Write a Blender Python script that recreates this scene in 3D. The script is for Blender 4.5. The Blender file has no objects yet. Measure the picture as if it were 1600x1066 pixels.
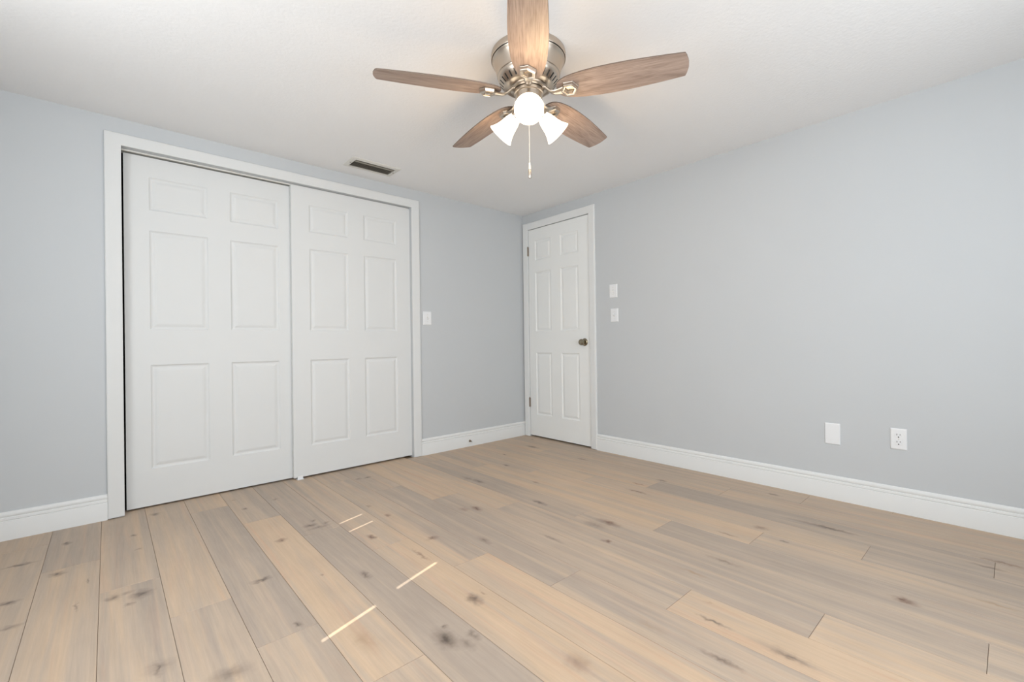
import bpy, bmesh, math, random
from mathutils import Matrix, Vector

random.seed(7)
SC = bpy.context.scene
COL = SC.collection
PI = math.pi

# ------------------------------------------------------------------ camera
CAM_POS = Vector((-3.1148, -3.2871, 0.9309))
YAW, PITCH, ROLL, FPX = 0.7321, 0.0028, -0.0131, 703.41
cam_data = bpy.data.cameras.new('camera')
cam_data.sensor_fit = 'HORIZONTAL'
cam_data.sensor_width = 36.0
cam_data.lens = FPX / 1600.0 * 36.0
cam_data.clip_start = 0.02
cam = bpy.data.objects.new('camera', cam_data)
COL.objects.link(cam)
fw = Vector((math.sin(YAW) * math.cos(PITCH), math.cos(YAW) * math.cos(PITCH), math.sin(PITCH)))
rt = Vector((math.cos(YAW), -math.sin(YAW), 0.0))
up = rt.cross(fw)
r2 = rt * math.cos(ROLL) + up * math.sin(ROLL)
u2 = -rt * math.sin(ROLL) + up * math.cos(ROLL)
cam.matrix_world = Matrix(((r2.x, u2.x, -fw.x, CAM_POS.x), (r2.y, u2.y, -fw.y, CAM_POS.y),
                           (r2.z, u2.z, -fw.z, CAM_POS.z), (0, 0, 0, 1)))
SC.camera = cam

# ------------------------------------------------------------------ world, sun, window fill lamps, exposure
SC.view_settings.view_transform = 'Standard'
SC.view_settings.look = 'None'
SC.view_settings.gamma = 1.0
SC.view_settings.use_curve_mapping = False
SC.view_settings.exposure = 0.06

world = bpy.data.worlds.new('world')
SC.world = world
world.use_nodes = True
wn = world.node_tree.nodes
wn['Background'].inputs[0].default_value = (0.80, 0.90, 1.0, 1)
wn['Background'].inputs[1].default_value = 1.0

H = 2.196                      # ceiling height
XL, YB = -3.90, -4.10          # left wall and back wall (behind the camera)


def light(name, kind, loc, energy, color=(1, 1, 1), **kw):
    d = bpy.data.lights.new(name, kind)
    d.energy = energy
    d.color = color
    o = bpy.data.objects.new(name, d)
    for k, v in kw.items():
        if k == 'rot':
            o.rotation_euler = v
        else:
            setattr(d, k, v)
    o.location = loc
    COL.objects.link(o)
    return o


# the sun reaches the floor only through the slits of the closed blind in the left wall
SUN_AZ, SUN_T = math.atan2(0.30, 0.95), 0.70
sun_dir = Vector((math.cos(SUN_AZ), math.sin(SUN_AZ), -SUN_T)).normalized()
sun = light('sun', 'SUN', (-6, -3, 4), 7.0, (1.0, 0.93, 0.82), angle=0.0025)
sun.rotation_euler = sun_dir.to_track_quat('-Z', 'Y').to_euler()

# added fill lamps: outside the unseen back window, and inside the opaque left blind
BW = (-3.15, -0.95, 0.60, 2.02)     # added back window, sized to balance the light: x0,x1,z0,z1
LW = (-2.60, -1.25, 0.80, 2.00)     # left window y0,y1,z0,z1
light('back_window_fill', 'AREA', ((BW[0] + BW[1]) / 2, YB - 0.16, (BW[2] + BW[3]) / 2), 57.0, (0.90, 0.955, 1.0),
      shape='RECTANGLE', size=BW[1] - BW[0], size_y=BW[3] - BW[2], rot=(PI / 2, 0, 0))
light('blind_fill_light', 'AREA', (XL + 0.02, (LW[0] + LW[1]) / 2, (LW[2] + LW[3]) / 2), 29.5, (0.92, 0.965, 1.0),  # lamp added in front of the closed blind, stands in for its glow
      shape='RECTANGLE', size=LW[1] - LW[0], size_y=LW[3] - LW[2], rot=(PI / 2, 0, -PI / 2))

# ------------------------------------------------------------------ helpers
def lin(c):
    c = c / 255.0
    return c / 12.92 if c <= 0.04045 else ((c + 0.055) / 1.055) ** 2.4


def srgb(r, g, b):
    return (lin(r), lin(g), lin(b), 1.0)


def new_mat(name):
    m = bpy.data.materials.new(name)
    m.use_nodes = True
    nt = m.node_tree
    return m, nt, nt.nodes['Principled BSDF']


def plain(name, col, rough=0.5, metal=0.0, bump=None, spec=0.5, emit=None):
    """Procedural surface: slight colour mottling plus an optional fine bump (scale, strength)."""
    m, nt, b = new_mat(name)
    tc = nt.nodes.new('ShaderNodeTexCoord')
    nz = nt.nodes.new('ShaderNodeTexNoise')
    nz.inputs['Scale'].default_value = 3.0
    nz.inputs['Detail'].default_value = 3.0
    nt.links.new(tc.outputs['Object'], nz.inputs['Vector'])
    mx = nt.nodes.new('ShaderNodeMix')
    mx.data_type = 'RGBA'
    mx.inputs[6].default_value = [c * 0.985 for c in col[:3]] + [1]
    mx.inputs[7].default_value = [min(1, c * 1.015) for c in col[:3]] + [1]
    nt.links.new(nz.outputs['Fac'], mx.inputs[0])
    nt.links.new(mx.outputs[2], b.inputs['Base Color'])
    b.inputs['Roughness'].default_value = rough
    b.inputs['Metallic'].default_value = metal
    b.inputs['Specular IOR Level'].default_value = spec
    if bump:
        n2 = nt.nodes.new('ShaderNodeTexNoise')
        n2.inputs['Scale'].default_value = bump[0]
        n2.inputs['Detail'].default_value = 4.0
        nt.links.new(tc.outputs['Object'], n2.inputs['Vector'])
        bp = nt.nodes.new('ShaderNodeBump')
        bp.inputs['Strength'].default_value = bump[1]
        bp.inputs['Distance'].default_value = 0.004
        nt.links.new(n2.outputs['Fac'], bp.inputs['Height'])
        nt.links.new(bp.outputs[0], b.inputs['Normal'])
    if emit:
        b.inputs['Emission Color'].default_value = emit[0]
        b.inputs['Emission Strength'].default_value = emit[1]
    return m


def obj(name, bm, m, parent=None, smooth=False, loc=None):
    me = bpy.data.meshes.new(name)
    bmesh.ops.recalc_face_normals(bm, faces=bm.faces[:])
    bm.to_mesh(me)
    bm.free()
    if smooth:
        me.polygons.foreach_set('use_smooth', [True] * len(me.polygons))
        try:
            me.set_sharp_from_angle(angle=math.radians(38))
        except Exception:
            pass
    for mm in (m if isinstance(m, (list, tuple)) else [m]):
        me.materials.append(mm)
    o = bpy.data.objects.new(name, me)
    if loc is not None:
        o.location = loc
    COL.objects.link(o)
    if parent is not None:
        o.parent = parent
    return o


def empty(name, loc=(0, 0, 0), rot=(0, 0, 0), parent=None):
    o = bpy.data.objects.new(name, None)
    o.empty_display_size = 0.05
    o.location = loc
    o.rotation_euler = rot
    COL.objects.link(o)
    if parent is not None:
        o.parent = parent
    return o


def tag(o, label, cat, group=None):
    o['label'] = label
    o['category'] = cat
    if group:
        o['group'] = group
    return o


def struct(o, label=None):
    o['kind'] = 'structure'
    if label:
        o['label'] = label
    return o


def box(bm, x0, x1, y0, y1, z0, z1, bev=0.0):
    vs = [bm.verts.new((x, y, z)) for z in (z0, z1) for y in (y0, y1) for x in (x0, x1)]
    f = [(0, 2, 3, 1), (4, 5, 7, 6), (0, 1, 5, 4), (2, 6, 7, 3), (0, 4, 6, 2), (1, 3, 7, 5)]
    fs = [bm.faces.new([vs[i] for i in q]) for q in f]
    if bev:
        es = list({e for fc in fs for e in fc.edges})
        bmesh.ops.bevel(bm, geom=es, offset=bev, segments=2, affect='EDGES', profile=0.6)
    return vs


def lathe(bm, prof, seg=48, M=None, close=False):
    """Revolve (radius, z) points about z."""
    M = M or Matrix.Identity(4)
    rings = []
    for r, z in prof:
        if r < 1e-6:
            rings.append([bm.verts.new(M @ Vector((0, 0, z)))])
        else:
            rings.append([bm.verts.new(M @ Vector((r * math.cos(2 * PI * i / seg), r * math.sin(2 * PI * i / seg), z)))
                          for i in range(seg)])
    for a, b in zip(rings[:-1], rings[1:]):
        for i in range(seg):
            j = (i + 1) % seg
            if len(a) == 1 and len(b) == 1:
                continue
            if len(a) == 1:
                bm.faces.new((a[0], b[i], b[j]))
            elif len(b) == 1:
                bm.faces.new((a[i], a[j], b[0]))
            else:
                bm.faces.new((a[i], a[j], b[j], b[i]))


def sweep(bm, pts, rad, seg=10, caps=True):
    """Round tube along a list of points; rad is one radius or a list."""
    pts = [Vector(p) for p in pts]
    n = len(pts)
    rads = rad if isinstance(rad, (list, tuple)) else [rad] * n
    rings = []
    ref = Vector((0.13, 0.21, 1))
    for i, p in enumerate(pts):
        t = (pts[min(i + 1, n - 1)] - pts[max(i - 1, 0)]).normalized()
        a = t.cross(ref)
        if a.length < 1e-3:
            a = t.cross(Vector((1, 0, 0)))
        a.normalize()
        b = t.cross(a)
        rings.append([bm.verts.new(p + (a * math.cos(2 * PI * k / seg) + b * math.sin(2 * PI * k / seg)) * rads[i])
                      for k in range(seg)])
    for A, B in zip(rings[:-1], rings[1:]):
        for k in range(seg):
            j = (k + 1) % seg
            bm.faces.new((A[k], A[j], B[j], B[k]))
    if caps:
        bm.faces.new(rings[0][::-1])
        bm.faces.new(rings[-1])


def frame_to(axis, side=None):
    """Rotation matrix whose +z is `axis`."""
    return Vector(axis).to_track_quat('Z', 'Y').to_matrix().to_4x4()


# ------------------------------------------------------------------ materials
M_WALL = plain('wall_paint', srgb(194, 197, 199), 0.62, bump=(160, 0.04), spec=0.3)
M_CEIL = plain('ceiling_paint', srgb(236, 236, 236), 0.85, bump=(75, 0.35), spec=0.2)
M_TRIM = plain('trim_paint', srgb(224, 225, 224), 0.45, spec=0.25)
M_DOOR = plain('door_paint', srgb(216, 217, 216), 0.5, bump=(220, 0.03), spec=0.2)
M_DOOR2 = plain('door_paint_lightened', srgb(232, 233, 231), 0.5, bump=(220, 0.03), spec=0.2)  # lighter copy of the door paint, offsets weaker light on the corner door
M_PLATE = plain('white_plastic', srgb(228, 229, 230), 0.3)
M_DARK = plain('interior_shade', srgb(40, 36, 32), 0.8)  # near-black colour stands in for the shade inside closet and hall
M_SLOT = plain('slot_black', srgb(35, 33, 30), 0.6)
M_NICKEL = plain('brushed_nickel', srgb(196, 184, 170), 0.30, 1.0)
M_CHROME = plain('polished_nickel', srgb(196, 186, 174), 0.28, 1.0)
M_BRONZE = plain('satin_nickel_dark', srgb(150, 140, 120), 0.22, 1.0)
M_HINGE = plain('hinge_metal', srgb(140, 126, 112), 0.4, 1.0)
M_VENT = plain('vent_enamel', srgb(214, 212, 206), 0.5)
M_LOUVER = plain('vent_louver', srgb(150, 145, 134), 0.55)
M_BLIND = plain('blind_fabric', srgb(238, 236, 230), 0.8)
M_CHAIN = plain('pull_chain_metal', srgb(226, 218, 208), 0.4, 0.1)
M_SHADE = plain('frosted_glass', srgb(255, 246, 232), 0.5, emit=((1.0, 0.88, 0.70, 1), 1.5))
M_BULB = plain('lit_bulb', srgb(255, 250, 240), 0.5, emit=((1.0, 0.90, 0.74, 1), 9.0))


def wood_blade():
    m, nt, b = new_mat('weathered_oak_blade')
    N, L = nt.nodes, nt.links
    tc = N.new('ShaderNodeTexCoord')
    mp = N.new('ShaderNodeMapping')
    mp.inputs['Scale'].default_value = (4.0, 110.0, 20.0)
    L.new(tc.outputs['Object'], mp.inputs['Vector'])
    n1 = N.new('ShaderNodeTexNoise')
    n1.inputs['Scale'].default_value = 2.2
    n1.inputs['Detail'].default_value = 8
    n1.inputs['Roughness'].default_value = 0.65
    n1.inputs['Distortion'].default_value = 0.5
    L.new(mp.outputs[0], n1.inputs['Vector'])
    mp2 = N.new('ShaderNodeMapping')
    mp2.inputs['Scale'].default_value = (4.0, 22.0, 10.0)
    L.new(tc.outputs['Object'], mp2.inputs['Vector'])
    n2 = N.new('ShaderNodeTexNoise')
    n2.inputs['Scale'].default_value = 1.3
    n2.inputs['Detail'].default_value = 3
    n2.inputs['Distortion'].default_value = 1.2
    L.new(mp2.outputs[0], n2.inputs['Vector'])
    ad = N.new('ShaderNodeMath')
    ad.operation = 'MULTIPLY_ADD'
    ad.inputs[1].default_value = 0.6
    L.new(n1.outputs['Fac'], ad.inputs[0])
    m2 = N.new('ShaderNodeMath')
    m2.operation = 'MULTIPLY'
    m2.inputs[1].default_value = 0.4
    L.new(n2.outputs['Fac'], m2.inputs[0])
    L.new(m2.outputs[0], ad.inputs[2])
    cr = N.new('ShaderNodeValToRGB')
    e = cr.color_ramp.elements
    e[0].position, e[0].color = 0.37, srgb(126, 107, 97)
    e[1].position, e[1].color = 0.63, srgb(180, 159, 146)
    x = e.new(0.48)
    x.color = srgb(157, 138, 126)
    L.new(ad.outputs[0], cr.inputs[0])
    L.new(cr.outputs[0], b.inputs['Base Color'])
    b.inputs['Roughness'].default_value = 0.5
    return m


M_BLADE = wood_blade()
M_EDGE = plain('blade_edge', srgb(112, 96, 84), 0.6)

KNOTS = [
    (-2.924,-0.086,0.02,0.02,0.5,0), (-3.028,-0.369,0.012,0.016,0.6,0), (-3.266,-0.263,0.012,0.014,0.6,0), (-3.275,-0.645,0.02,0.02,0.7,0),
    (-3.014,-0.581,0.012,0.01,0.35,0), (-3.179,-0.806,0.004,0.02,0.5,0), (-3.205,-1.029,0.004,0.03,0.4,0), (-3.403,-0.422,0.045,0.012,0.6,0),
    (-3.392,-0.817,0.025,0.015,0.7,0), (-3.368,-1.037,0.03,0.012,0.45,0), (-3.026,-1.080,0.028,0.03,0.8,0), (-3.106,-1.041,0.018,0.025,0.5,0),
    (-3.062,-1.137,0.012,0.012,0.5,0), (-3.067,-1.030,0.02,0.012,0.3,0), (-3.015,-1.624,0.008,0.03,0.6,0), (-3.009,-1.616,0.03,0.03,0.3,0),
    (-2.864,-1.793,0.045,0.03,0.4,0), (-2.667,-1.283,0.03,0.012,0.7,0), (-2.541,-0.344,0.012,0.014,0.6,0), (-2.558,-0.133,0.012,0.012,0.4,0),
    (-2.368,-0.297,0.018,0.014,0.4,0), (-2.506,-0.946,0.02,0.02,0.6,1), (-2.344,-0.856,0.028,0.016,0.8,0), (-2.273,-0.878,0.014,0.012,0.6,0),
    (-2.313,-0.802,0.014,0.01,0.5,0), (-2.319,-0.910,0.05,0.012,0.4,0), (-1.771,-0.263,0.022,0.014,0.7,0), (-1.833,-0.257,0.018,0.014,0.5,0),
    (-2.175,-1.209,0.014,0.028,0.7,1), (-1.990,-1.008,0.012,0.018,0.6,1), (-1.967,-1.422,0.025,0.014,0.6,1), (-2.006,-0.805,0.012,0.014,0.4,0),
    (-2.348,-1.531,0.012,0.03,0.6,0), (-2.480,-1.406,0.006,0.01,0.4,1), (-2.648,-1.682,0.009,0.014,0.6,0), (-2.130,-1.967,0.02,0.035,0.65,0),
    (-2.083,-1.957,0.006,0.012,0.4,1), (-2.330,-2.084,0.026,0.045,0.8,0), (-2.299,-2.032,0.01,0.012,0.6,0), (-2.255,-2.126,0.014,0.025,0.4,0),
    (-2.297,-2.143,0.016,0.03,0.35,0), (-2.521,-1.912,0.025,0.06,0.4,2), (-1.802,-1.613,0.014,0.035,0.45,0), (-1.580,-1.264,0.018,0.035,0.75,1),
    (-1.640,-1.224,0.018,0.03,0.35,1), (-2.096,-1.534,0.008,0.06,0.5,1), (-0.316,-0.427,0.02,0.06,0.7,0), (-0.671,-0.452,0.008,0.02,0.5,0),
    (-0.877,-0.710,0.012,0.028,0.6,0), (-1.010,-1.159,0.01,0.028,0.6,1), (-1.260,-1.442,0.014,0.045,0.75,0), (-1.268,-0.876,0.016,0.05,0.6,0),
    (-1.281,-0.777,0.016,0.05,0.35,0), (-1.212,-1.894,0.022,0.055,0.8,1), (-1.283,-1.861,0.022,0.06,0.35,0), (-1.393,-2.015,0.014,0.018,0.7,1),
    (-1.557,-1.820,0.01,0.06,0.4,0), (-0.098,-0.205,0.01,0.02,0.5,1), (-0.333,-1.004,0.01,0.04,0.6,1), (-0.559,-1.650,0.008,0.04,0.6,1),
    (-0.696,-1.731,0.008,0.06,0.7,1), (-1.380,-2.428,0.008,0.05,0.55,2), (-1.635,-2.617,0.008,0.045,0.65,0), (-1.796,-2.713,0.01,0.05,0.6,0),
    (-1.807,-2.486,0.014,0.05,0.3,2), (-1.536,-2.555,0.006,0.01,0.4,2), (-2.108,-2.437,0.03,0.04,0.3,1), (-1.197,-2.466,0.012,0.07,0.35,0),
    (-0.919,-2.364,0.008,0.04,0.5,1), (-0.692,-1.732,0.012,0.04,0.6,1), (-0.385,-1.719,0.014,0.03,0.6,0), (-0.726,-2.445,0.02,0.03,0.45,1),
    (-0.813,-2.581,0.008,0.014,0.7,0), (-0.162,-2.320,0.014,0.03,0.6,0), (-1.198,-2.465,0.01,0.045,0.5,0), (-1.027,-3.022,0.018,0.028,0.7,1),
    (-1.638,-2.841,0.012,0.055,0.6,0), (-1.633,-2.826,0.02,0.08,0.25,0), (-0.494,-2.678,0.014,0.09,0.75,0), (-0.494,-2.635,0.016,0.11,0.4,0),
    (-0.833,-3.239,0.008,0.05,0.55,2), (-0.393,-3.250,0.01,0.07,0.5,1), (-0.484,-3.214,0.01,0.05,0.45,0),
]


def floor_mat():
    m, nt, b = new_mat('oak_plank')
    N, L = nt.nodes, nt.links

    def math_(op, a, c=None, clamp=False):
        n = N.new('ShaderNodeMath')
        n.operation = op
        n.use_clamp = clamp
        for i, v in enumerate((a, c)):
            if v is None:
                continue
            if isinstance(v, (int, float)):
                n.inputs[i].default_value = v
            else:
                L.new(v, n.inputs[i])
        return n.outputs[0]

    def noise(vec, scale, detail=4, dist=0.0, rough=0.55):
        n = N.new('ShaderNodeTexNoise')
        n.inputs['Scale'].default_value = scale
        n.inputs['Detail'].default_value = detail
        n.inputs['Distortion'].default_value = dist
        n.inputs['Roughness'].default_value = rough
        L.new(vec, n.inputs['Vector'])
        return n.outputs

    def mapping(vec, scale):
        n = N.new('ShaderNodeMapping')
        n.inputs['Scale'].default_value = scale
        L.new(vec, n.inputs['Vector'])
        return n.outputs[0]

    def mix(fac, a, c, mode='MIX'):
        n = N.new('ShaderNodeMix')
        n.data_type = 'RGBA'
        n.blend_type = mode
        for i, v in ((0, fac), (6, a), (7, c)):
            if isinstance(v, (int, float)):
                n.inputs[i].default_value = v
            elif isinstance(v, tuple):
                n.inputs[i].default_value = v
            else:
                L.new(v, n.inputs[i])
        return n.outputs[2]

    tc = N.new('ShaderNodeTexCoord').outputs['Object']
    at = N.new('ShaderNodeAttribute')
    at.attribute_name = 'plank_tone'
    sd = N.new('ShaderNodeAttribute')
    sd.attribute_name = 'plank_seed'
    tone, seed = at.outputs['Fac'], sd.outputs['Fac']
    # every plank reads its own piece of the grain
    cmb = N.new('ShaderNodeCombineXYZ')
    L.new(math_('MULTIPLY', seed, 7.3), cmb.inputs[0])
    L.new(math_('MULTIPLY', seed, 31.7), cmb.inputs[1])
    L.new(math_('MULTIPLY', seed, 13.1), cmb.inputs[2])
    va = N.new('ShaderNodeVectorMath')
    va.operation = 'ADD'
    L.new(tc, va.inputs[0])
    L.new(cmb.outputs[0], va.inputs[1])
    pv = va.outputs[0]
    broad = noise(mapping(pv, (17.0, 0.75, 1)), 1.0, 6, 0.7)[0]
    peach = noise(mapping(pv, (17.0, 0.9, 1)), 1.3, 3, 1.0)[0]
    fine = noise(mapping(pv, (90.0, 4.0, 1)), 1.6, 6, 0.3, 0.7)[0]
    cath = noise(mapping(pv, (34.0, 1.3, 1)), 1.2, 7, 1.3, 0.62)[0]
    blot = noise(mapping(pv, (5.0, 3.0, 1)), 1.5, 3, 0.4)[0]
    # grey <-> honey, each plank around its own tone
    f = math_('ADD', tone, math_('MULTIPLY', math_('SUBTRACT', broad, 0.5), 2.4), True)
    cr = N.new('ShaderNodeValToRGB')
    e = cr.color_ramp.elements
    e[0].position, e[0].color = 0.05, FLOOR_C[0]
    e[1].position, e[1].color = 0.95, FLOOR_C[2]
    q = e.new(0.5)
    q.color = FLOOR_C[1]
    L.new(f, cr.inputs[0])
    c = cr.outputs[0]
    pf = math_('MULTIPLY', math_('MULTIPLY', math_('SUBTRACT', peach, 0.54), 5.0, True), math_('MULTIPLY', tone, 0.75))
    c = mix(pf, c, FLOOR_C[3])
    v = math_('ADD', 0.72, math_('MULTIPLY', fine, 0.26))
    v = math_('ADD', v, math_('MULTIPLY', cath, 0.27))
    v = math_('ADD', v, math_('MULTIPLY', math_('SUBTRACT', blot, 0.5), 0.16))
    vv = N.new('ShaderNodeCombineColor')
    for i in range(3):
        L.new(v, vv.inputs[i])
    c = mix(1.0, c, vv.outputs[0], 'MULTIPLY')
    # knots: soft irregular spots where the photo has them
    warp = noise(mapping(tc, (1, 1, 1)), 38.0, 2)[1]
    wv = N.new('ShaderNodeVectorMath')
    wv.operation = 'MULTIPLY_ADD'
    L.new(warp, wv.inputs[0])
    wv.inputs[1].default_value = (0.034, 0.05, 0)
    wv.inputs[2].default_value = (-0.017, -0.025, 0)
    wa = N.new('ShaderNodeVectorMath')
    wa.operation = 'ADD'
    L.new(tc, wa.inputs[0])
    L.new(wv.outputs[0], wa.inputs[1])
    kv = wa.outputs[0]
    acc = [None, None, None]
    for x, y, rx, ry, s, t in KNOTS:
        a = N.new('ShaderNodeVectorMath')
        a.operation = 'SUBTRACT'
        L.new(kv, a.inputs[0])
        a.inputs[1].default_value = (x, y, 0)
        d = N.new('ShaderNodeVectorMath')
        d.operation = 'MULTIPLY'
        L.new(a.outputs[0], d.inputs[0])
        d.inputs[1].default_value = (1 / (rx * 1.75), 1 / (ry * 1.75), 0)
        ln = N.new('ShaderNodeVectorMath')
        ln.operation = 'LENGTH'
        L.new(d.outputs[0], ln.inputs[0])
        w = math_('SUBTRACT', 1.0, ln.outputs['Value'], True)
        w = math_('MULTIPLY', math_('POWER', w, 1.5), min(1.0, s * 1.45))
        acc[t] = w if acc[t] is None else math_('MAXIMUM', acc[t], w)
    kb = math_('ADD', 0.55, math_('MULTIPLY', cath, 0.9))
    c = mix(math_('MULTIPLY', acc[2], kb, True), c, srgb(158, 132, 104))
    c = mix(math_('MULTIPLY', acc[1], kb, True), c, srgb(104, 76, 62))
    c = mix(math_('MULTIPLY', acc[0], kb, True), c, srgb(92, 80, 72))
    L.new(c, b.inputs['Base Color'])
    b.inputs['Roughness'].default_value = 0.48
    b.inputs['Specular IOR Level'].default_value = 0.35
    bp = N.new('ShaderNodeBump')
    bp.inputs['Strength'].default_value = 0.08
    bp.inputs['Distance'].default_value = 0.002
    L.new(fine, bp.inputs['Height'])
    L.new(bp.outputs[0], b.inputs['Normal'])
    return m


FLOOR_C = [srgb(168, 153, 139), srgb(183, 164, 145), srgb(196, 171, 145), srgb(196, 160, 134)]
M_FLOOR = floor_mat()
M_SEAM = plain('plank_groove', srgb(132, 110, 86), 0.7)

# ------------------------------------------------------------------ floor: planks with open bevel joints
TONES = {(-1, 0): .62, (-1, 1): .38, (0, 0): .42, (0, 1): .62, (1, 0): .42, (1, 1): .38, (2, 0): .60, (2, 1): .36,
         (3, 0): .66, (3, 1): .14, (3, 2): .30, (4, 0): .38, (4, 1): .78, (4, 2): .45, (5, 0): .20, (5, 1): .08,
         (6, 0): .52, (6, 1): .82, (7, 0): .40, (7, 1): .46, (7, 2): .64, (8, 0): .30, (8, 1): .16, (8, 2): .34, (9, 0): .86,
         (9, 1): .26, (9, 2): .92, (10, 0): .74, (10, 1): .34, (10, 2): .74, (11, 0): .5, (11, 1): .22, (11, 2): .30,
         (12, 0): .6, (12, 1): .80, (12, 2): .18, (13, 0): .7, (13, 1): .84, (13, 2): .50, (14, 0): .7, (14, 1): .72,
         (14, 2): .16, (15, 0): .66, (15, 1): .72, (15, 2): .12, (15, 3): .3, (16, 0): .66, (16, 1): .68, (16, 2): .55, (17, 0): .5, (17, 1): .42, (17, 2): .5}
T_, CO_ = 0.12, (-3.06, -1.24)           # the planks run on under the sliding doors
PW, PX0, PL = 0.1825, -3.328, 1.506
bm = bmesh.new()
ft, fs = bm.faces.layers.float.new('plank_tone'), bm.faces.layers.float.new('plank_seed')
rnd = random.Random(11)
for n in range(-4, 19):
    x0, x1 = PX0 + PW * n, PX0 + PW * (n + 1)
    x0, x1 = max(x0, XL), min(x1, 0.04)
    if x1 - x0 < 0.005:
        continue
    y = -0.593 - 0.3765 * n
    while y < -0.02:
        y += PL
    y -= PL
    cuts = [T_ if CO_[0] < (x0 + x1) / 2 < CO_[1] else 0.0]
    while y > YB:
        if y < -0.01:
            cuts.append(y)
        y -= PL
    cuts.append(YB)
    k = 0
    for ya, yb in zip(cuts[:-1], cuts[1:]):
        g, d = 0.0005, 0.0008
        o = [bm.verts.new(p) for p in ((x0 + g, yb + g, -d), (x1 - g, yb + g, -d), (x1 - g, ya - g, -d), (x0 + g, ya - g, -d))]
        t = [bm.verts.new(p) for p in ((x0 + g + d, yb + g + d, 0), (x1 - g - d, yb + g + d, 0), (x1 - g - d, ya - g - d, 0), (x0 + g + d, ya - g - d, 0))]
        fl = [bm.faces.new(t)] + [bm.faces.new((o[i], o[(i + 1) % 4], t[(i + 1) % 4], t[i])) for i in range(4)]
        tn, se = TONES.get((n, k), rnd.uniform(.2, .7)), rnd.uniform(0, 9)
        for f_ in fl:
            f_[ft], f_[fs] = tn, se
        k += 1
# the groove bed under the planks
bed = [bm.verts.new(p) for p in ((XL, YB, -0.003), (.04, YB, -0.003), (.04, .12, -0.003), (XL, .12, -0.003))]
fb = bm.faces.new(bed)
fb.material_index = 1
fb2 = bm.faces.new([bm.verts.new((v.co.x, v.co.y, -0.05)) for v in bed][::-1])
fb2.material_index = 1
struct(obj('floor', bm, [M_FLOOR, M_SEAM]), 'light oak wood plank floor with dark knots')

# ------------------------------------------------------------------ shell
T = 0.12                                  # wall thickness
CO = (-3.051, -1.256, 2.047)              # closet opening x0,x1,top
DO = (-0.0785, -0.838, 2.040)             # room door opening y0,y1,top

bm = bmesh.new()                          # closet wall (y = 0 .. T)
box(bm, XL - T, CO[0], 0, T, -0.05, H)
box(bm, CO[1], T, 0, T, -0.05, H)
box(bm, CO[0], CO[1], 0, T, CO[2], H)
struct(obj('wall_closet', bm, M_WALL), 'pale grey wall around the sliding closet doors')

bm = bmesh.new()                          # right wall (x = 0 .. T)
box(bm, 0, T, YB - T, DO[1], -0.05, H)
box(bm, 0, T, DO[0], 0, -0.05, H)
box(bm, 0, T, DO[1], DO[0], DO[2], H)
struct(obj('wall_right', bm, M_WALL), 'pale grey wall to the right of the hinged door')

bm = bmesh.new()                          # left wall with the window behind a blind
box(bm, XL - T, XL, LW[1], 0, -0.05, H)
box(bm, XL - T, XL, YB - T, LW[0], -0.05, H)
box(bm, XL - T, XL, LW[0], LW[1], -0.05, LW[2])
box(bm, XL - T, XL, LW[0], LW[1], LW[3], H)
struct(obj('wall_left', bm, M_WALL))

bm = bmesh.new()                          # back wall with the added wide window
box(bm, XL, BW[0], YB - T, YB, -0.05, H)
box(bm, BW[1], 0, YB - T, YB, -0.05, H)
box(bm, BW[0], BW[1], YB - T, YB, -0.05, BW[2])
box(bm, BW[0], BW[1], YB - T, YB, BW[3], H)
struct(obj('wall_back', bm, M_WALL))

bm = bmesh.new()
box(bm, XL - T, T, YB - T, T, H, H + 0.1)
box(bm, -5.6, 0.6, YB - T - 0.95, YB - T, H - 0.06, H)     # unseen slab added outside to keep sun out of the back window
struct(obj('ceiling', bm, M_CEIL), 'off white lightly textured ceiling')

bm = bmesh.new()                          # closet interior
cx0, cx1, cy = CO[0] - 0.15, CO[1] + 0.15, 0.75
for a in ((cx0 - .02, cx0, T, cy, -.05, H), (cx1, cx1 + .02, T, cy, -.05, H), (cx0, cx1, cy, cy + .02, -.05, H),
          (cx0, cx1, T, cy, H - .04, H - .02), (cx0, cx1, T, cy, -.05, -.004)):
    box(bm, *a)
struct(obj('wall_closet_inside', bm, M_DARK))
bm = bmesh.new()                          # hall side of the room door
for a in ((T, .5, 0.0, .02, -.05, H), (T, .5, -1.0, -.98, -.05, H), (.5, .52, -1.0, .02, -.05, H),
          (T, .5, -1, .02, H - .04, H - .02), (.04, .5, -1, .02, -.05, -.004)):
    box(bm, *a)
struct(obj('wall_hall', bm, M_DARK))


# ---- window frames (behind the camera)
def window_frame(name, horiz, a0, a1, z0, z1, pos, mull):
    bm = bmesh.new()
    w, d = 0.05, 0.05

    def b(a, c, za, zb):
        if horiz:
            box(bm, a, c, pos - d, pos, za, zb, .003)
        else:
            box(bm, pos - d, pos, a, c, za, zb, .003)
    b(a0, a0 + w, z0, z1)
    b(a1 - w, a1, z0, z1)
    b(a0 + w, a1 - w, z0, z0 + w)
    b(a0 + w, a1 - w, z1 - w, z1)
    for i in range(1, mull):
        m_ = a0 + (a1 - a0) * i / mull
        b(m_ - w / 2, m_ + w / 2, z0 + w, z1 - w)
    return struct(obj(name, bm, M_TRIM))


window_frame('added_window_1', True, BW[0], BW[1], BW[2], BW[3], YB - 0.04, 3)  # unseen window added behind the camera for its light
w2 = window_frame('window_2', False, LW[0], LW[1], LW[2], LW[3], XL - 0.06, 1)
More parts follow.
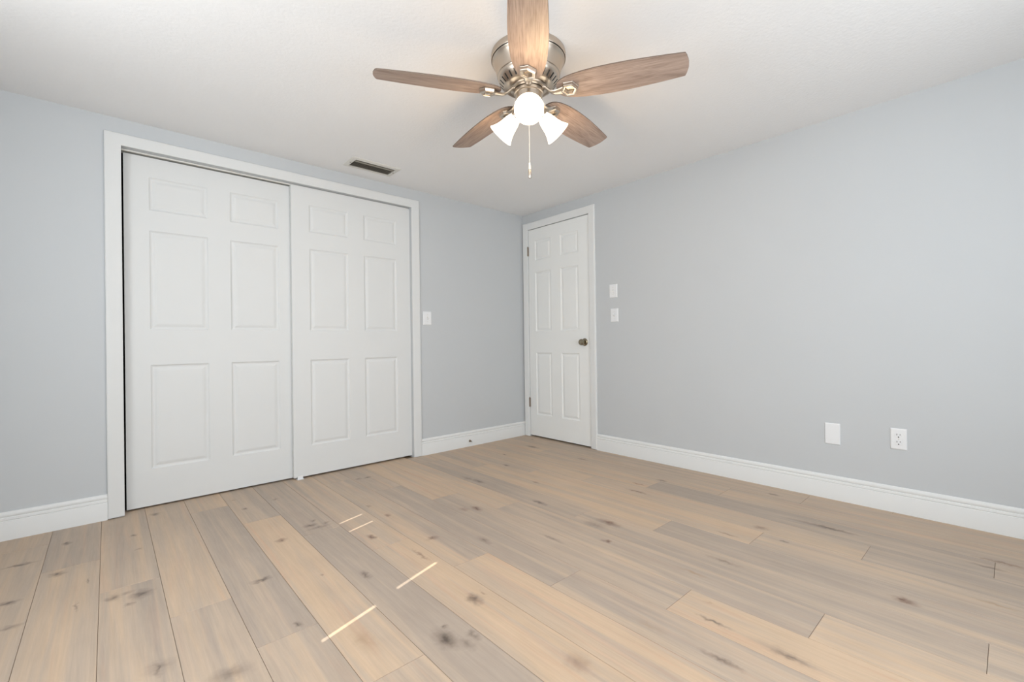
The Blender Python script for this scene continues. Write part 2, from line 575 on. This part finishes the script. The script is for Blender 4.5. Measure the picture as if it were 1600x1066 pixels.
# closed blind of the left window; the sun squeezes through its short slits
slits = [(-1.477, 1.251, 1.357, .012), (-1.610, 1.251, 1.358, .012), (-2.2245, 1.196, 1.358, .016), (-2.2415, .961, 1.117, .016)]
bm = bmesh.new()
zs = sorted({LW[2] + .02, LW[3] - .02} | {z for s in slits for z in s[1:3]})
for za, zb in zip(zs[:-1], zs[1:]):
    gaps = sorted([(y - w / 2, y + w / 2) for y, z0, z1, w in slits if z0 <= za + 1e-6 and z1 >= zb - 1e-6])
    y = LW[0] + .02
    for g0, g1 in gaps + [(LW[1] - .02, None)]:
        box(bm, XL - .034, XL - .031, y, g0, za, zb)
        y = g1
bl = obj('window_blind', bm, M_BLIND, w2)
bm = bmesh.new()
box(bm, XL - .055, XL - .012, LW[0] + .01, LW[1] - .01, LW[3] - .03, LW[3] - .001, .004)
obj('blind_headrail', bm, M_BLIND, w2)


# ------------------------------------------------------------------ trim
def baseboard(name, p0, p1, nrm, label):
    """Moulded baseboard from p0 to p1 (on the wall line), nrm points into the room."""
    prof = [(0, 0), (.0135, 0), (.0135, .0905), (.0128, .0930), (.0098, .0945), (.0098, .0955), (.0122, .0985), (.0122, .1060), (.0112, .1095),
            (.0076, .1115), (.0076, .1125), (.0100, .1155), (.0104, .1230), (.0092, .1300), (.0066, .1352), (.0030, .1374), (0, .1374)]
    bm = bmesh.new()
    p0, p1, nrm = Vector(p0), Vector(p1), Vector(nrm)
    R = [[bm.verts.new(p + nrm * d + Vector((0, 0, z))) for d, z in prof] for p in (p0, p1)]
    n = len(prof)
    for i in range(n):
        j = (i + 1) % n
        bm.faces.new((R[0][i], R[0][j], R[1][j], R[1][i]))
    bm.faces.new(R[0])
    bm.faces.new(R[1][::-1])
    return struct(obj(name, bm, M_TRIM, smooth=True), label)


CW = 0.0705                                 # casing width
DCL, DCR = -0.0177, -0.9042                 # room door casing outer edges
baseboard('baseboard_closet', (XL, 0, 0), (CO[0] - CW, 0, 0), (0, -1, 0), 'white baseboard left of the closet')
baseboard('baseboard_corner', (CO[1] + 0.068, 0, 0), (0, 0, 0), (0, -1, 0), 'white baseboard between closet and corner')
baseboard('baseboard_right', (0, DCR, 0), (0, YB, 0), (-1, 0, 0), 'white baseboard along the right wall')
baseboard('baseboard_left', (XL, 0, 0), (XL, YB, 0), (1, 0, 0), None)
baseboard('baseboard_back', (XL, YB, 0), (0, YB, 0), (0, 1, 0), None)


def casing(name, path, outs, nrm, label, m):
    """Mitred flat casing. path = inner-edge corner points; outs = matching outer-edge points."""
    prof = [(0.0, 0.0), (0.0, .009), (.06, .0105), (.14, .0115), (.70, .0145), (.86, .016), (.95, .0155), (1.0, .012), (1.0, 0.0)]
    bm = bmesh.new()
    nrm = Vector(nrm)
    R = []
    for a, b in zip(path, outs):
        a, b = Vector(a), Vector(b)
        R.append([bm.verts.new(a.lerp(b, s) + nrm * d) for s, d in prof])
    n = len(prof)
    for A, B in zip(R[:-1], R[1:]):
        for i in range(n):
            j = (i + 1) % n
            bm.faces.new((A[i], A[j], B[j], B[i]))
    bm.faces.new(R[0])
    bm.faces.new(R[-1][::-1])
    return struct(obj(name, bm, m, smooth=True), label)


CT = 2.1107
casing('trim_1', [(CO[0], 0, .006), (CO[0], 0, CO[2]), (CO[1], 0, CO[2]), (CO[1], 0, .002)],
       [(CO[0] - CW, 0, .006), (CO[0] - CW, 0, CT), (CO[1] + .068, 0, CT), (CO[1] + .068, 0, .002)], (0, -1, 0),
       'white casing around the closet opening', M_DOOR)
casing('trim_2', [(0, DO[0], .002), (0, DO[0], DO[2]), (0, DO[1], DO[2]), (0, DO[1], .004)],
       [(0, DCL, .002), (0, DCL, 2.1056), (0, DCR, 2.1056), (0, DCR, .004)], (-1, 0, 0),
       'white casing around the hinged door', M_TRIM)
# closet jambs and head fascia, door jamb
bm = bmesh.new()
box(bm, CO[0] - .018, CO[0] - .001, .001, T, 0, CO[2])
box(bm, CO[1] + .001, CO[1] + .018, .001, T, 0, CO[2])
box(bm, CO[0] - .018, CO[1] + .018, .001, T, CO[2] + .0005, CO[2] + .012)
struct(obj('trim_3', bm, M_TRIM), 'white jamb lining of the closet opening')
bm = bmesh.new()
box(bm, CO[0] + .002, CO[1] - .002, .040, .043, CO[2] - .008, CO[2], .0008)     # track lip seen above the left door
box(bm, CO[0] + .002, CO[1] - .002, .043, .108, CO[2] - .004, CO[2])
struct(obj('trim_4', bm, M_VENT), 'grey metal sliding door track')
bm = bmesh.new()
box(bm, .001, T, DO[0] + .0005, DO[0] + .016, 0, DO[2])
box(bm, .001, T, DO[1] - .016, DO[1] - .0005, 0, DO[2])
box(bm, .001, T, DO[1] - .016, DO[0] + .016, DO[2] + .0005, DO[2] + .012)
box(bm, .041, .055, DO[0] - .012, DO[0] + .0005, 0, DO[2])
box(bm, .041, .055, DO[1] - .0005, DO[1] + .012, 0, DO[2])
box(bm, .041, .055, DO[1], DO[0], DO[2] - .012, DO[2])
struct(obj('trim_5', bm, M_TRIM), 'white jamb lining of the hinged door')


# ------------------------------------------------------------------ six-panel doors
def door_mesh(w, h, th, panels):
    """Slab in local x (width), z (height); face at y = 0, looking to -y, with moulded raised panels."""
    bm = bmesh.new()
    xs = sorted({0, w} | {v for p in panels for v in p[:2]})
    zs = sorted({0, h} | {v for p in panels for v in p[2:]})
    grid = {}

    def V(x, z, y=0.0):
        k = (round(x, 5), round(z, 5), round(y, 5))
        if k not in grid:
            grid[k] = bm.verts.new((x, y, z))
        return grid[k]
    for i in range(len(xs) - 1):
        for j in range(len(zs) - 1):
            x0, x1, z0, z1 = xs[i], xs[i + 1], zs[j], zs[j + 1]
            if any(abs(x0 - p[0]) < 1e-6 and abs(x1 - p[1]) < 1e-6 and abs(z0 - p[2]) < 1e-6 and abs(z1 - p[3]) < 1e-6 for p in panels):
                prev = [V(x0, z0), V(x1, z0), V(x1, z1), V(x0, z1)]
                # ovolo drop, flat, then the raised field
                for ins, dep in ((.0025, .0022), (.006, .0052), (.011, .0072), (.016, .0074), (.019, .0066), (.027, .0036), (.034, .0022), (.036, .0020)):
                    ring = [bm.verts.new(p) for p in ((x0 + ins, dep, z0 + ins), (x1 - ins, dep, z0 + ins), (x1 - ins, dep, z1 - ins), (x0 + ins, dep, z1 - ins))]
                    for q in range(4):
                        r = (q + 1) % 4
                        bm.faces.new((prev[q], prev[r], ring[r], ring[q]))
                    prev = ring
                bm.faces.new(prev)
            else:
                bm.faces.new((V(x0, z0), V(x1, z0), V(x1, z1), V(x0, z1)))
    # sides and back
    bot = [V(x, 0) for x in xs]
    top = [V(x, h) for x in xs]
    lef = [V(0, z) for z in zs]
    rig = [V(w, z) for z in zs]
    B = [bm.verts.new(p) for p in ((0, th, 0), (w, th, 0), (w, th, h), (0, th, h))]
    bm.faces.new([B[0], B[1]] + bot[::-1])
    bm.faces.new([B[3], B[2]] + top[::-1])
    bm.faces.new([B[0], B[3]] + lef[::-1])
    bm.faces.new([B[1], B[2]] + rig[::-1])
    bm.faces.new(B)
    return bm


def six_panels(a0, a1, b0, b1, dz=0.0):
    return [(a, b, z0 + dz, z1 + dz) for a, b in ((a0, a1), (b0, b1)) for z0, z1 in ((.222, .826), (1.032, 1.610), (1.728, 1.920))]


DH = 2.035 - 0.010
d1 = obj('door_1', door_mesh(.914, DH, .035, six_panels(.112, .398, .518, .802, -.010)), M_DOOR, loc=(-3.041, .066, .010))
struct(d1, 'left white six panel sliding closet door, set behind the other')
d2 = obj('door_2', door_mesh(.914, DH + .003, .035, six_panels(.118, .396, .518, .790, -.013)), M_DOOR, loc=(-2.1665, .030, .013))
struct(d2, 'right white six panel sliding closet door, in front of the other')
d3 = obj('door_3', door_mesh(.753, 2.022, .035, six_panels(.088, .295, .416, .630, -.014)), M_DOOR2, loc=(.003, -.0815, .014))
d3.rotation_euler = (0, 0, -PI / 2)
struct(d3, 'white six panel hinged door in the room corner')


def d3part(name, bm, m, smooth=True):
    """Part of the hinged door; local frame: x along the door from its hinges, -y into the room."""
    return obj(name, bm, m, d3, smooth)


for zc in (1.826 - .014, .335 - .014):
    bm = bmesh.new()
    for k in range(3):
        lathe(bm, [(0, 0), (.0062, 0), (.0066, .002), (.0066, .0275), (.0062, .0295), (0, .0295)], 16, Matrix.Translation((-.0035, -.0075, zc - .0445 + k * .0298)))
    lathe(bm, [(0, 0), (.004, 0), (.0048, .003), (.003, .006), (0, .007)], 12, Matrix.Translation((-.0035, -.0075, zc + .0449)))
    box(bm, -.0015, .0035, -.0030, -.0003, zc - .0445, zc + .0445)
    d3part('hinge', bm, M_HINGE)
# knob
kx, kz = .762 - .069, .924 - .014
RX = Matrix.Translation((kx, 0, kz)) @ Matrix.Rotation(PI / 2, 4, 'X')
bm = bmesh.new()
lathe(bm, [(0, .0005), (.033, .0005), (.0335, .003), (.031, .006), (.024, .0095), (.015, .0115), (0, .0115)], 40, RX)
kr = d3part('rosette', bm, M_BRONZE)
kr['label'] = 'round metal rosette of the door knob'
bm = bmesh.new()
lathe(bm, [(.0125, .0115), (.0115, .018), (.0125, .026), (.019, .0315), (.0255, .037), (.0282, .0445), (.0275, .052), (.0235, .0585), (.014, .062), (.006, .0632), (0, .0634)], 40, RX)
kn = d3part('knob', bm, M_BRONZE)
kn['label'] = 'polished metal door knob'
bm = bmesh.new()
box(bm, .7545, .7560, -.0025, .020, kz - .027, kz + .027, .0003)
d3part('latch_plate', bm, M_HINGE)

# ------------------------------------------------------------------ floor guide of the sliding doors
bm = bmesh.new()
box(bm, -2.150, -2.106, .012, .104, 0, .003, .0008)
box(bm, -2.146, -2.110, .0205, .0275, .002, .024, .001)
box(bm, -2.146, -2.110, .0660 - .0005, .0660 - .0005, .002, .003)
tag(obj('door_guide', bm, M_PLATE), 'small white plastic floor guide under the sliding closet doors', 'door guide')

# ------------------------------------------------------------------ ceiling vent
vent = empty('ceiling_vent', (-1.698, -.244, H))
tag(vent, 'rectangular ceiling air vent with grey louvers above the closet', 'vent')
VX, VY = .146, .062
bm = bmesh.new()
OX, OY = VX + .032, VY + .032
prof = [(0, 0), (0, -.0025), (.3, -.0060), (.92, -.0075), (1.0, -.0060), (1.0, 0)]
rings = []
for s, z in prof:
    a, b = OX + (VX - OX) * s, OY + (VY - OY) * s
    rings.append([bm.verts.new(p) for p in ((-a, -b, z), (a, -b, z), (a, b, z), (-a, b, z))])
for A, B in zip(rings[:-1], rings[1:]):
    for i in range(4):
        j = (i + 1) % 4
        bm.faces.new((A[i], A[j], B[j], B[i]))
obj('vent_frame', bm, M_VENT, vent)
bm = bmesh.new()
box(bm, -VX, VX, -VY, VY, -.0012, -.0004)
obj('vent_backing', bm, plain('vent_duct', srgb(96, 91, 83), 0.8), vent)
nl = 8
for i in range(nl):
    y = -VY + (i + .5) * 2 * VY / nl
    bm = bmesh.new()
    R = Matrix.Translation((0, y, -.0060)) @ Matrix.Rotation(math.radians(-14 if i == 1 else 23), 4, 'X')
    vs = box(bm, -VX + .001, VX - .001, -.0062, .0062, -.0004, .0004)
    bmesh.ops.transform(bm, matrix=R, verts=vs)
    obj('louver', bm, M_LOUVER, vent)
for sx in (-1, 1):
    bm = bmesh.new()
    lathe(bm, [(.0042, 0), (.004, -.0018), (.002, -.0028), (0, -.003)], 14, Matrix.Translation((sx * (VX + .014), 0, -.0068)))
    obj('screw', bm, M_HINGE, vent, True)


# ------------------------------------------------------------------ wall plates
def plate_root(name, loc, rz, w, h, label, cat):
    r = empty(name, loc, (0, 0, rz))           # local -y points into the room
    tag(r, label, cat)
    bm = bmesh.new()
    P = [(0, 0), (0, -.002), (.0012, -.0042), (.004, -.0056), (.006, -.006)]
    rings = []
    for i, y in P:
        a, b = w / 2 - i, h / 2 - i
        rings.append([bm.verts.new(p) for p in ((-a, y, -b), (a, y, -b), (a, y, b), (-a, y, b))])
    for A, B in zip(rings[:-1], rings[1:]):
        for i in range(4):
            j = (i + 1) % 4
            bm.faces.new((A[i], A[j], B[j], B[i]))
    bm.faces.new(rings[-1])
    bm.faces.new(rings[0][::-1])
    obj('plate', bm, M_PLATE, r, False)
    return r


def screw(r, x, z):
    bm = bmesh.new()
    M = Matrix.Translation((x, -.006, z)) @ Matrix.Rotation(PI / 2, 4, 'X')
    lathe(bm, [(.0034, 0), (.0032, .0007), (.0016, .0012), (0, .0013)], 14, M)
    obj('screw', bm, M_VENT, r, True)


def toggle(r, up_=True):
    bm = bmesh.new()
    box(bm, -.0052, .0052, -.0064, -.0056, -.0122, .0122)
    obj('toggle_slot', bm, M_VENT, r)
    bm = bmesh.new()
    vs = box(bm, -.0040, .0040, -.0165, .0, -.0046, .0046, .001)
    bmesh.ops.transform(bm, matrix=Matrix.Translation((0, -.0045, 0)) @ Matrix.Rotation(math.radians(28 if up_ else -28), 4, 'X'), verts=bm.verts[:])
    obj('toggle', bm, M_PLATE, r)


s = plate_root('light_switch', (-1.115, 0, 1.142), 0, .078, .113, 'white toggle light switch between the closet casing and the room corner', 'light switch')
toggle(s, True)
screw(s, 0, .030)
screw(s, 0, -.030)
s = plate_root('light_switch', (0, -1.084, 1.344), -PI / 2, .076, .110, 'upper white toggle light switch beside the hinged door', 'light switch')
toggle(s, True)
screw(s, 0, .030)
screw(s, 0, -.030)
s = plate_root('light_switch', (0, -1.092, 1.143), -PI / 2, .074, .110, 'lower white toggle light switch beside the hinged door', 'light switch')
toggle(s, False)
screw(s, 0, .030)
screw(s, 0, -.030)
s = plate_root('blank_plate', (0, -2.584, .378), -PI / 2, .075, .122, 'blank white wall plate low on the right wall, left of the outlet', 'wall plate')
s = plate_root('wall_outlet', (0, -2.877, .391), -PI / 2, .068, .112, 'white duplex power outlet low on the right wall', 'outlet')
for zc in (.0190, -.0190):
    bm = bmesh.new()
    pts = []
    R_, hh = .0172, .0142
    for i in range(40):
        a = 2 * PI * i / 40
        pts.append((R_ * math.cos(a), max(-hh, min(hh, R_ * math.sin(a)))))
    lo = [bm.verts.new((x, -.0058, z + zc)) for x, z in pts]
    hi = [bm.verts.new((x * .96, -.0078, z * .96 + zc)) for x, z in pts]
    for i in range(40):
        j = (i + 1) % 40
        bm.faces.new((lo[i], lo[j], hi[j], hi[i]))
    bm.faces.new(hi)
    rc = obj('receptacle', bm, M_PLATE, s)
    bm = bmesh.new()
    box(bm, -.0075, -.0052, -.0083, -.0074, zc + .0005, zc + .0095)
    box(bm, .0052, .0072, -.0083, -.0074, zc + .0015, zc + .0090)
    lathe(bm, [(.0030, 0), (.0030, .0009), (0, .0009)], 14, Matrix.Translation((0, -.0074, zc - .0075)) @ Matrix.Rotation(PI / 2, 4, 'X'))
    obj('slots', bm, M_SLOT, rc)
screw(s, 0, 0)

# ------------------------------------------------------------------ door stop on the baseboard
ds = empty('door_stop', (-.699, -.0135, .050))
tag(ds, 'small metal door stop with white tip screwed to the baseboard', 'door stop')
RXm = Matrix.Rotation(PI / 2, 4, 'X')
bm = bmesh.new()
lathe(bm, [(0, 0), (.0105, 0), (.0105, .002), (.007, .005), (.0045, .007), (0, .007)], 24, RXm)
obj('base', bm, M_HINGE, ds, True)
bm = bmesh.new()
sweep(bm, [(.0048 * math.cos(a), -.006 - .030 * a / (2 * PI * 9), .0048 * math.sin(a)) for a in [2 * PI * 9 * i / 150 for i in range(151)]], .0011, 6)
obj('spring', bm, M_HINGE, ds, True)
bm = bmesh.new()
lathe(bm, [(0, .034), (.0062, .034), (.0070, .037), (.0070, .045), (.005, .048), (0, .0485)], 20, RXm)
obj('rubber_tip', bm, M_PLATE, ds, True)['label'] = 'white rubber tip'

# ------------------------------------------------------------------ ceiling fan
FX, FY = -1.7236, -1.8712
fan = empty('ceiling_fan', (FX, FY, H))
tag(fan, 'five blade flush mount ceiling fan with three lit bell shades', 'ceiling fan')
Z = lambda z: z - H


def fobj(name, bm, m, smooth=True, parent=None):
    return obj(name, bm, m, parent or fan, smooth)


bm = bmesh.new()
lathe(bm, [(0, Z(H)), (.1625, Z(H)), (.1640, Z(2.1925)), (.1640, Z(2.1700)), (.1625, Z(2.1672))], 72)
fobj('canopy', bm, M_NICKEL)
bm = bmesh.new()
lathe(bm, [(.1575, Z(2.1690)), (.1575, Z(2.1655)), (.1605, Z(2.1640)), (.1595, Z(2.1610)), (.1560, Z(2.158)), (.1515, Z(2.149)), (.1470, Z(2.136)),
           (.1425, Z(2.120)), (.1395, Z(2.106)), (.1385, Z(2.099)), (.1365, Z(2.0975)), (.1350, Z(2.0950)), (.1345, Z(2.0900)),
           (.1325, Z(2.084)), (.1285, Z(2.076)), (.1080, Z(2.0555)), (.1040, Z(2.0530)), (.0900, Z(2.0500)), (.0800, Z(2.0490)), (.0640, Z(2.0490))], 72)
housing = fobj('motor_housing', bm, M_NICKEL)
# ventilation slots cut in the lower bowl of the housing
slope = Vector((.1285 - .1080, 0, 2.076 - 2.0555)).normalized()
mid = Vector(((.1285 + .1080) / 2, 0, Z((2.076 + 2.0555) / 2)))
nrm_ = Vector((slope.z, 0, -slope.x))
bm = bmesh.new()
bm2 = bmesh.new()
NS = 30
for i in range(NS):
    R = Matrix.Rotation(2 * PI * (i + .5) / NS, 4, 'Z')
    tg = Vector((0, 1, 0))
    for bb, hw, hl, d0, d1 in ((bm, .0036, .0125, -.001, .0008), (bm2, .0056, .0145, -.002, .0005)):
        vs = [bb.verts.new(R @ (mid + slope * (a * hl) + tg * (b * hw) + nrm_ * d)) for d in (d0, d1) for a, b in ((-1, -1), (1, -1), (1, 1), (-1, 1))]
        for q in ((0, 1, 2, 3), (4, 5, 6, 7), (0, 1, 5, 4), (1, 2, 6, 5), (2, 3, 7, 6), (3, 0, 4, 7)):
            bb.faces.new([vs[k] for k in q])
obj('vent_slots', bm, M_SLOT, housing)
obj('vent_rims', bm2, M_CHROME, housing)
bm = bmesh.new()
lathe(bm, [(.060, Z(2.0495)), (.079, Z(2.0495)), (.081, Z(2.047)), (.081, Z(2.042)), (.078, Z(2.039)), (.0665, Z(2.038))], 56)
fobj('flywheel', bm, M_CHROME)


def blade_outline():
    half = [(.128, .010), (.131, .024), (.138, .037), (.152, .0475), (.172, .0565), (.205, .0645), (.245, .0705), (.30, .0745), (.36, .0755), (.43, .0740), (.50, .0700),
            (.56, .0655), (.61, .0610), (.640, .0580), (.645, .0565)]
    tip = [(.6505, .044), (.6555, .025), (.6580, .010)]
    s = half + tip
    return [(r, w) for r, w in s] + [(r, -w) for r, w in reversed(s)]


OUT = blade_outline()
PA = .2218
BZ = 2.0236
# per blade droop (the fan hangs very slightly out of level)
DROOP = [-.003, .008, .008, -.0125, -.004]
for k in range(5):
    a = 2.6805 - k * 2 * PI / 5
    be = empty('tmp', (0, 0, 0))
    bm = bmesh.new()
    th = .0055
    n = len(OUT)
    lo = [bm.verts.new((r, w, -th / 2)) for r, w in OUT]
    hi = [bm.verts.new((r, w, th / 2)) for r, w in OUT]
    f0 = bm.faces.new(lo[::-1])
    f1 = bm.faces.new(hi)
    for i in range(n):
        j = (i + 1) % n
        f_ = bm.faces.new((lo[i], lo[j], hi[j], hi[i]))
        f_.material_index = 1
    bl_ = obj('blade', bm, [M_BLADE, M_EDGE], fan)
    tilt = math.atan2(DROOP[k], .60)
    MB = (Matrix.Translation((0, 0, Z(BZ))) @ Matrix.Rotation(a, 4, 'Z') @ Matrix.Rotation(-tilt, 4, 'Y') @ Matrix.Rotation(-PA, 4, 'X'))
    bl_.matrix_local = MB
    bpy.data.objects.remove(be)
    # blade iron: S-curved arm, mounting pad and hexagonal medallion under the blade root
    bm = bmesh.new()
    path = [(.066, 0, .0180), (.078, 0, .0140), (.090, 0, .0030), (.104, 0, -.0090), (.120, 0, -.0150), (.140, 0, -.0150), (.158, 0, -.0140)]
    wid = [.015, .0145, .0135, .0135, .0150, .0180, .0220]
    IP = Matrix.Rotation(PA, 4, 'X')     # start level with the flywheel, end in the plane of the blade
    rings = []
    for i, (p, w) in enumerate(zip(path, wid)):
        p = Vector(p)
        t = (Vector(path[min(i + 1, 6)]) - Vector(path[max(i - 1, 0)])).normalized()
        up_ = Vector((-t.z, 0, t.x))
        s_ = i / 6
        R = Matrix.Rotation(PA * (1 - s_), 4, 'X')
        ring = []
        for c in range(12):
            an = 2 * PI * c / 12
            ring.append(bm.verts.new(R @ (p + Vector((0, 1, 0)) * (w * math.cos(an)) + up_ * (.0062 * math.sin(an)))))
        rings.append(ring)
    for A, B in zip(rings[:-1], rings[1:]):
        for c in range(12):
            d = (c + 1) % 12
            bm.faces.new((A[c], A[d], B[d], B[c]))
    bm.faces.new(rings[0][::-1])
    bm.faces.new(rings[-1])
    arm = obj('blade_bracket', bm, M_CHROME, fan, True)
    arm.matrix_local = MB
    bm = bmesh.new()
    HX = .183
    prof = [(.0385, -.0028), (.0390, -.0060), (.0375, -.0080), (.0365, -.0170), (.0350, -.0200), (.0320, -.0215), (.0295, -.0205), (.0280, -.0185), (.0235, -.0180), (.0222, -.0192), (.0208, -.0180), (.0190, -.0070), (0, -.0060)]
    rr = []
    for r, z in prof:
        if r == 0:
            rr.append([bm.verts.new((HX, 0, z))])
            continue
        sg = 6 if r > .0195 else 6
        rr.append([bm.verts.new((HX + r * 1.02 * math.cos(2 * PI * c / 6), r * math.sin(2 * PI * c / 6), z)) for c in range(6)])
    for A, B in zip(rr[:-1], rr[1:]):
        for c in range(6):
            d = (c + 1) % 6
            if len(B) == 1:
                bm.faces.new((A[c], A[d], B[0]))
            else:
                bm.faces.new((A[c], A[d], B[d], B[c]))
    bm.faces.new(rr[0])
    obj('medallion', bm, M_CHROME, arm)

# light kit
bm = bmesh.new()
lathe(bm, [(.050, Z(2.0375)), (.0640, Z(2.0370)), (.0650, Z(2.0350)), (.0650, Z(2.0230)), (.0630, Z(2.0210)), (.0590, Z(2.0205)), (.0590, Z(1.9900)), (.0600, Z(1.9780)),
           (.0640, Z(1.9690)), (.0640, Z(1.9560)), (.0560, Z(1.9430)), (.0400, Z(1.9340)), (.0200, Z(1.9290)), (0, Z(1.9280))], 56)
kit = fobj('light_kit', bm, M_NICKEL)
TH = math.radians(53)
cam_az = math.atan2(CAM_POS.y - FY, CAM_POS.x - FX)
for k in range(3):
    az = cam_az + 2 * PI * k / 3
    ax = Vector((math.sin(TH) * math.cos(az), math.sin(TH) * math.sin(az), -math.cos(TH)))
    mouth = Vector((.152 * math.cos(az), .152 * math.sin(az), Z(1.880)))
    base = mouth - ax * .128
    Mx = Matrix.Translation(base) @ frame_to(ax)
    bm = bmesh.new()
    lathe(bm, [(.0, -.022), (.012, -.022), (.0180, -.016), (.0200, -.006), (.0205, .004), (.0270, .010), (.0285, .016), (.0285, .024), (.0250, .025)], 32, Mx)
    fobj('shade_holder', bm, M_NICKEL, True, kit)
    bm = bmesh.new()
    op = [(.0235, .018), (.0255, .026), (.0305, .038), (.0345, .052), (.0375, .068), (.0410, .084), (.0470, .102), (.0545, .117), (.0610, .1275)]
    inn = [(r - .003, z) for r, z in reversed(op)]
    lathe(bm, op + [(.0600, .1290)] + inn, 48, Mx)
    fobj('lamp_shade', bm, M_SHADE, True, kit)
    bm = bmesh.new()
    lathe(bm, [(0, .028), (.012, .030), (.0135, .045), (.020, .060), (.0265, .074), (.0285, .086), (.0260, .098), (.0190, .107), (.0090, .112), (0, .1130)], 32, Mx)
    fobj('light_bulb', bm, M_BULB, True, kit)
    light('bulb_light', 'POINT', Vector((FX, FY, H)) + mouth + ax * .02, 2.5, (1.0, 0.68, 0.38), shadow_soft_size=.05)
# pull chain
bm = bmesh.new()
z0, z1 = Z(1.930), Z(1.722)
nb = 62
for i in range(nb):
    zc = z0 + (z1 - z0) * i / (nb - 1)
    lathe(bm, [(0, zc + .0019), (.0016, zc + .0010), (.0019, zc), (.0016, zc - .0010), (0, zc - .0019)], 8)
sweep(bm, [(0, 0, z0), (0, 0, (z0 + z1) / 2), (0, 0, z1)], .0008, 6)
pc = fobj('pull_chain', bm, M_CHAIN)
bm = bmesh.new()
lathe(bm, [(0, Z(1.722)), (.0026, Z(1.721)), (.0042, Z(1.714)), (.0050, Z(1.706)), (.0060, Z(1.694)), (.0054, Z(1.6915)), (0, Z(1.6905))], 20)
fobj('chain_fob', bm, M_CHAIN, True, pc)
bm = bmesh.new()
lathe(bm, [(0, Z(1.6900)), (.0052, Z(1.6890)), (.0068, Z(1.682)), (.0072, Z(1.672)), (.0064, Z(1.660)), (.0046, Z(1.6535)), (0, Z(1.652))], 20)
fobj('fob_weight', bm, M_NICKEL, True, pc)
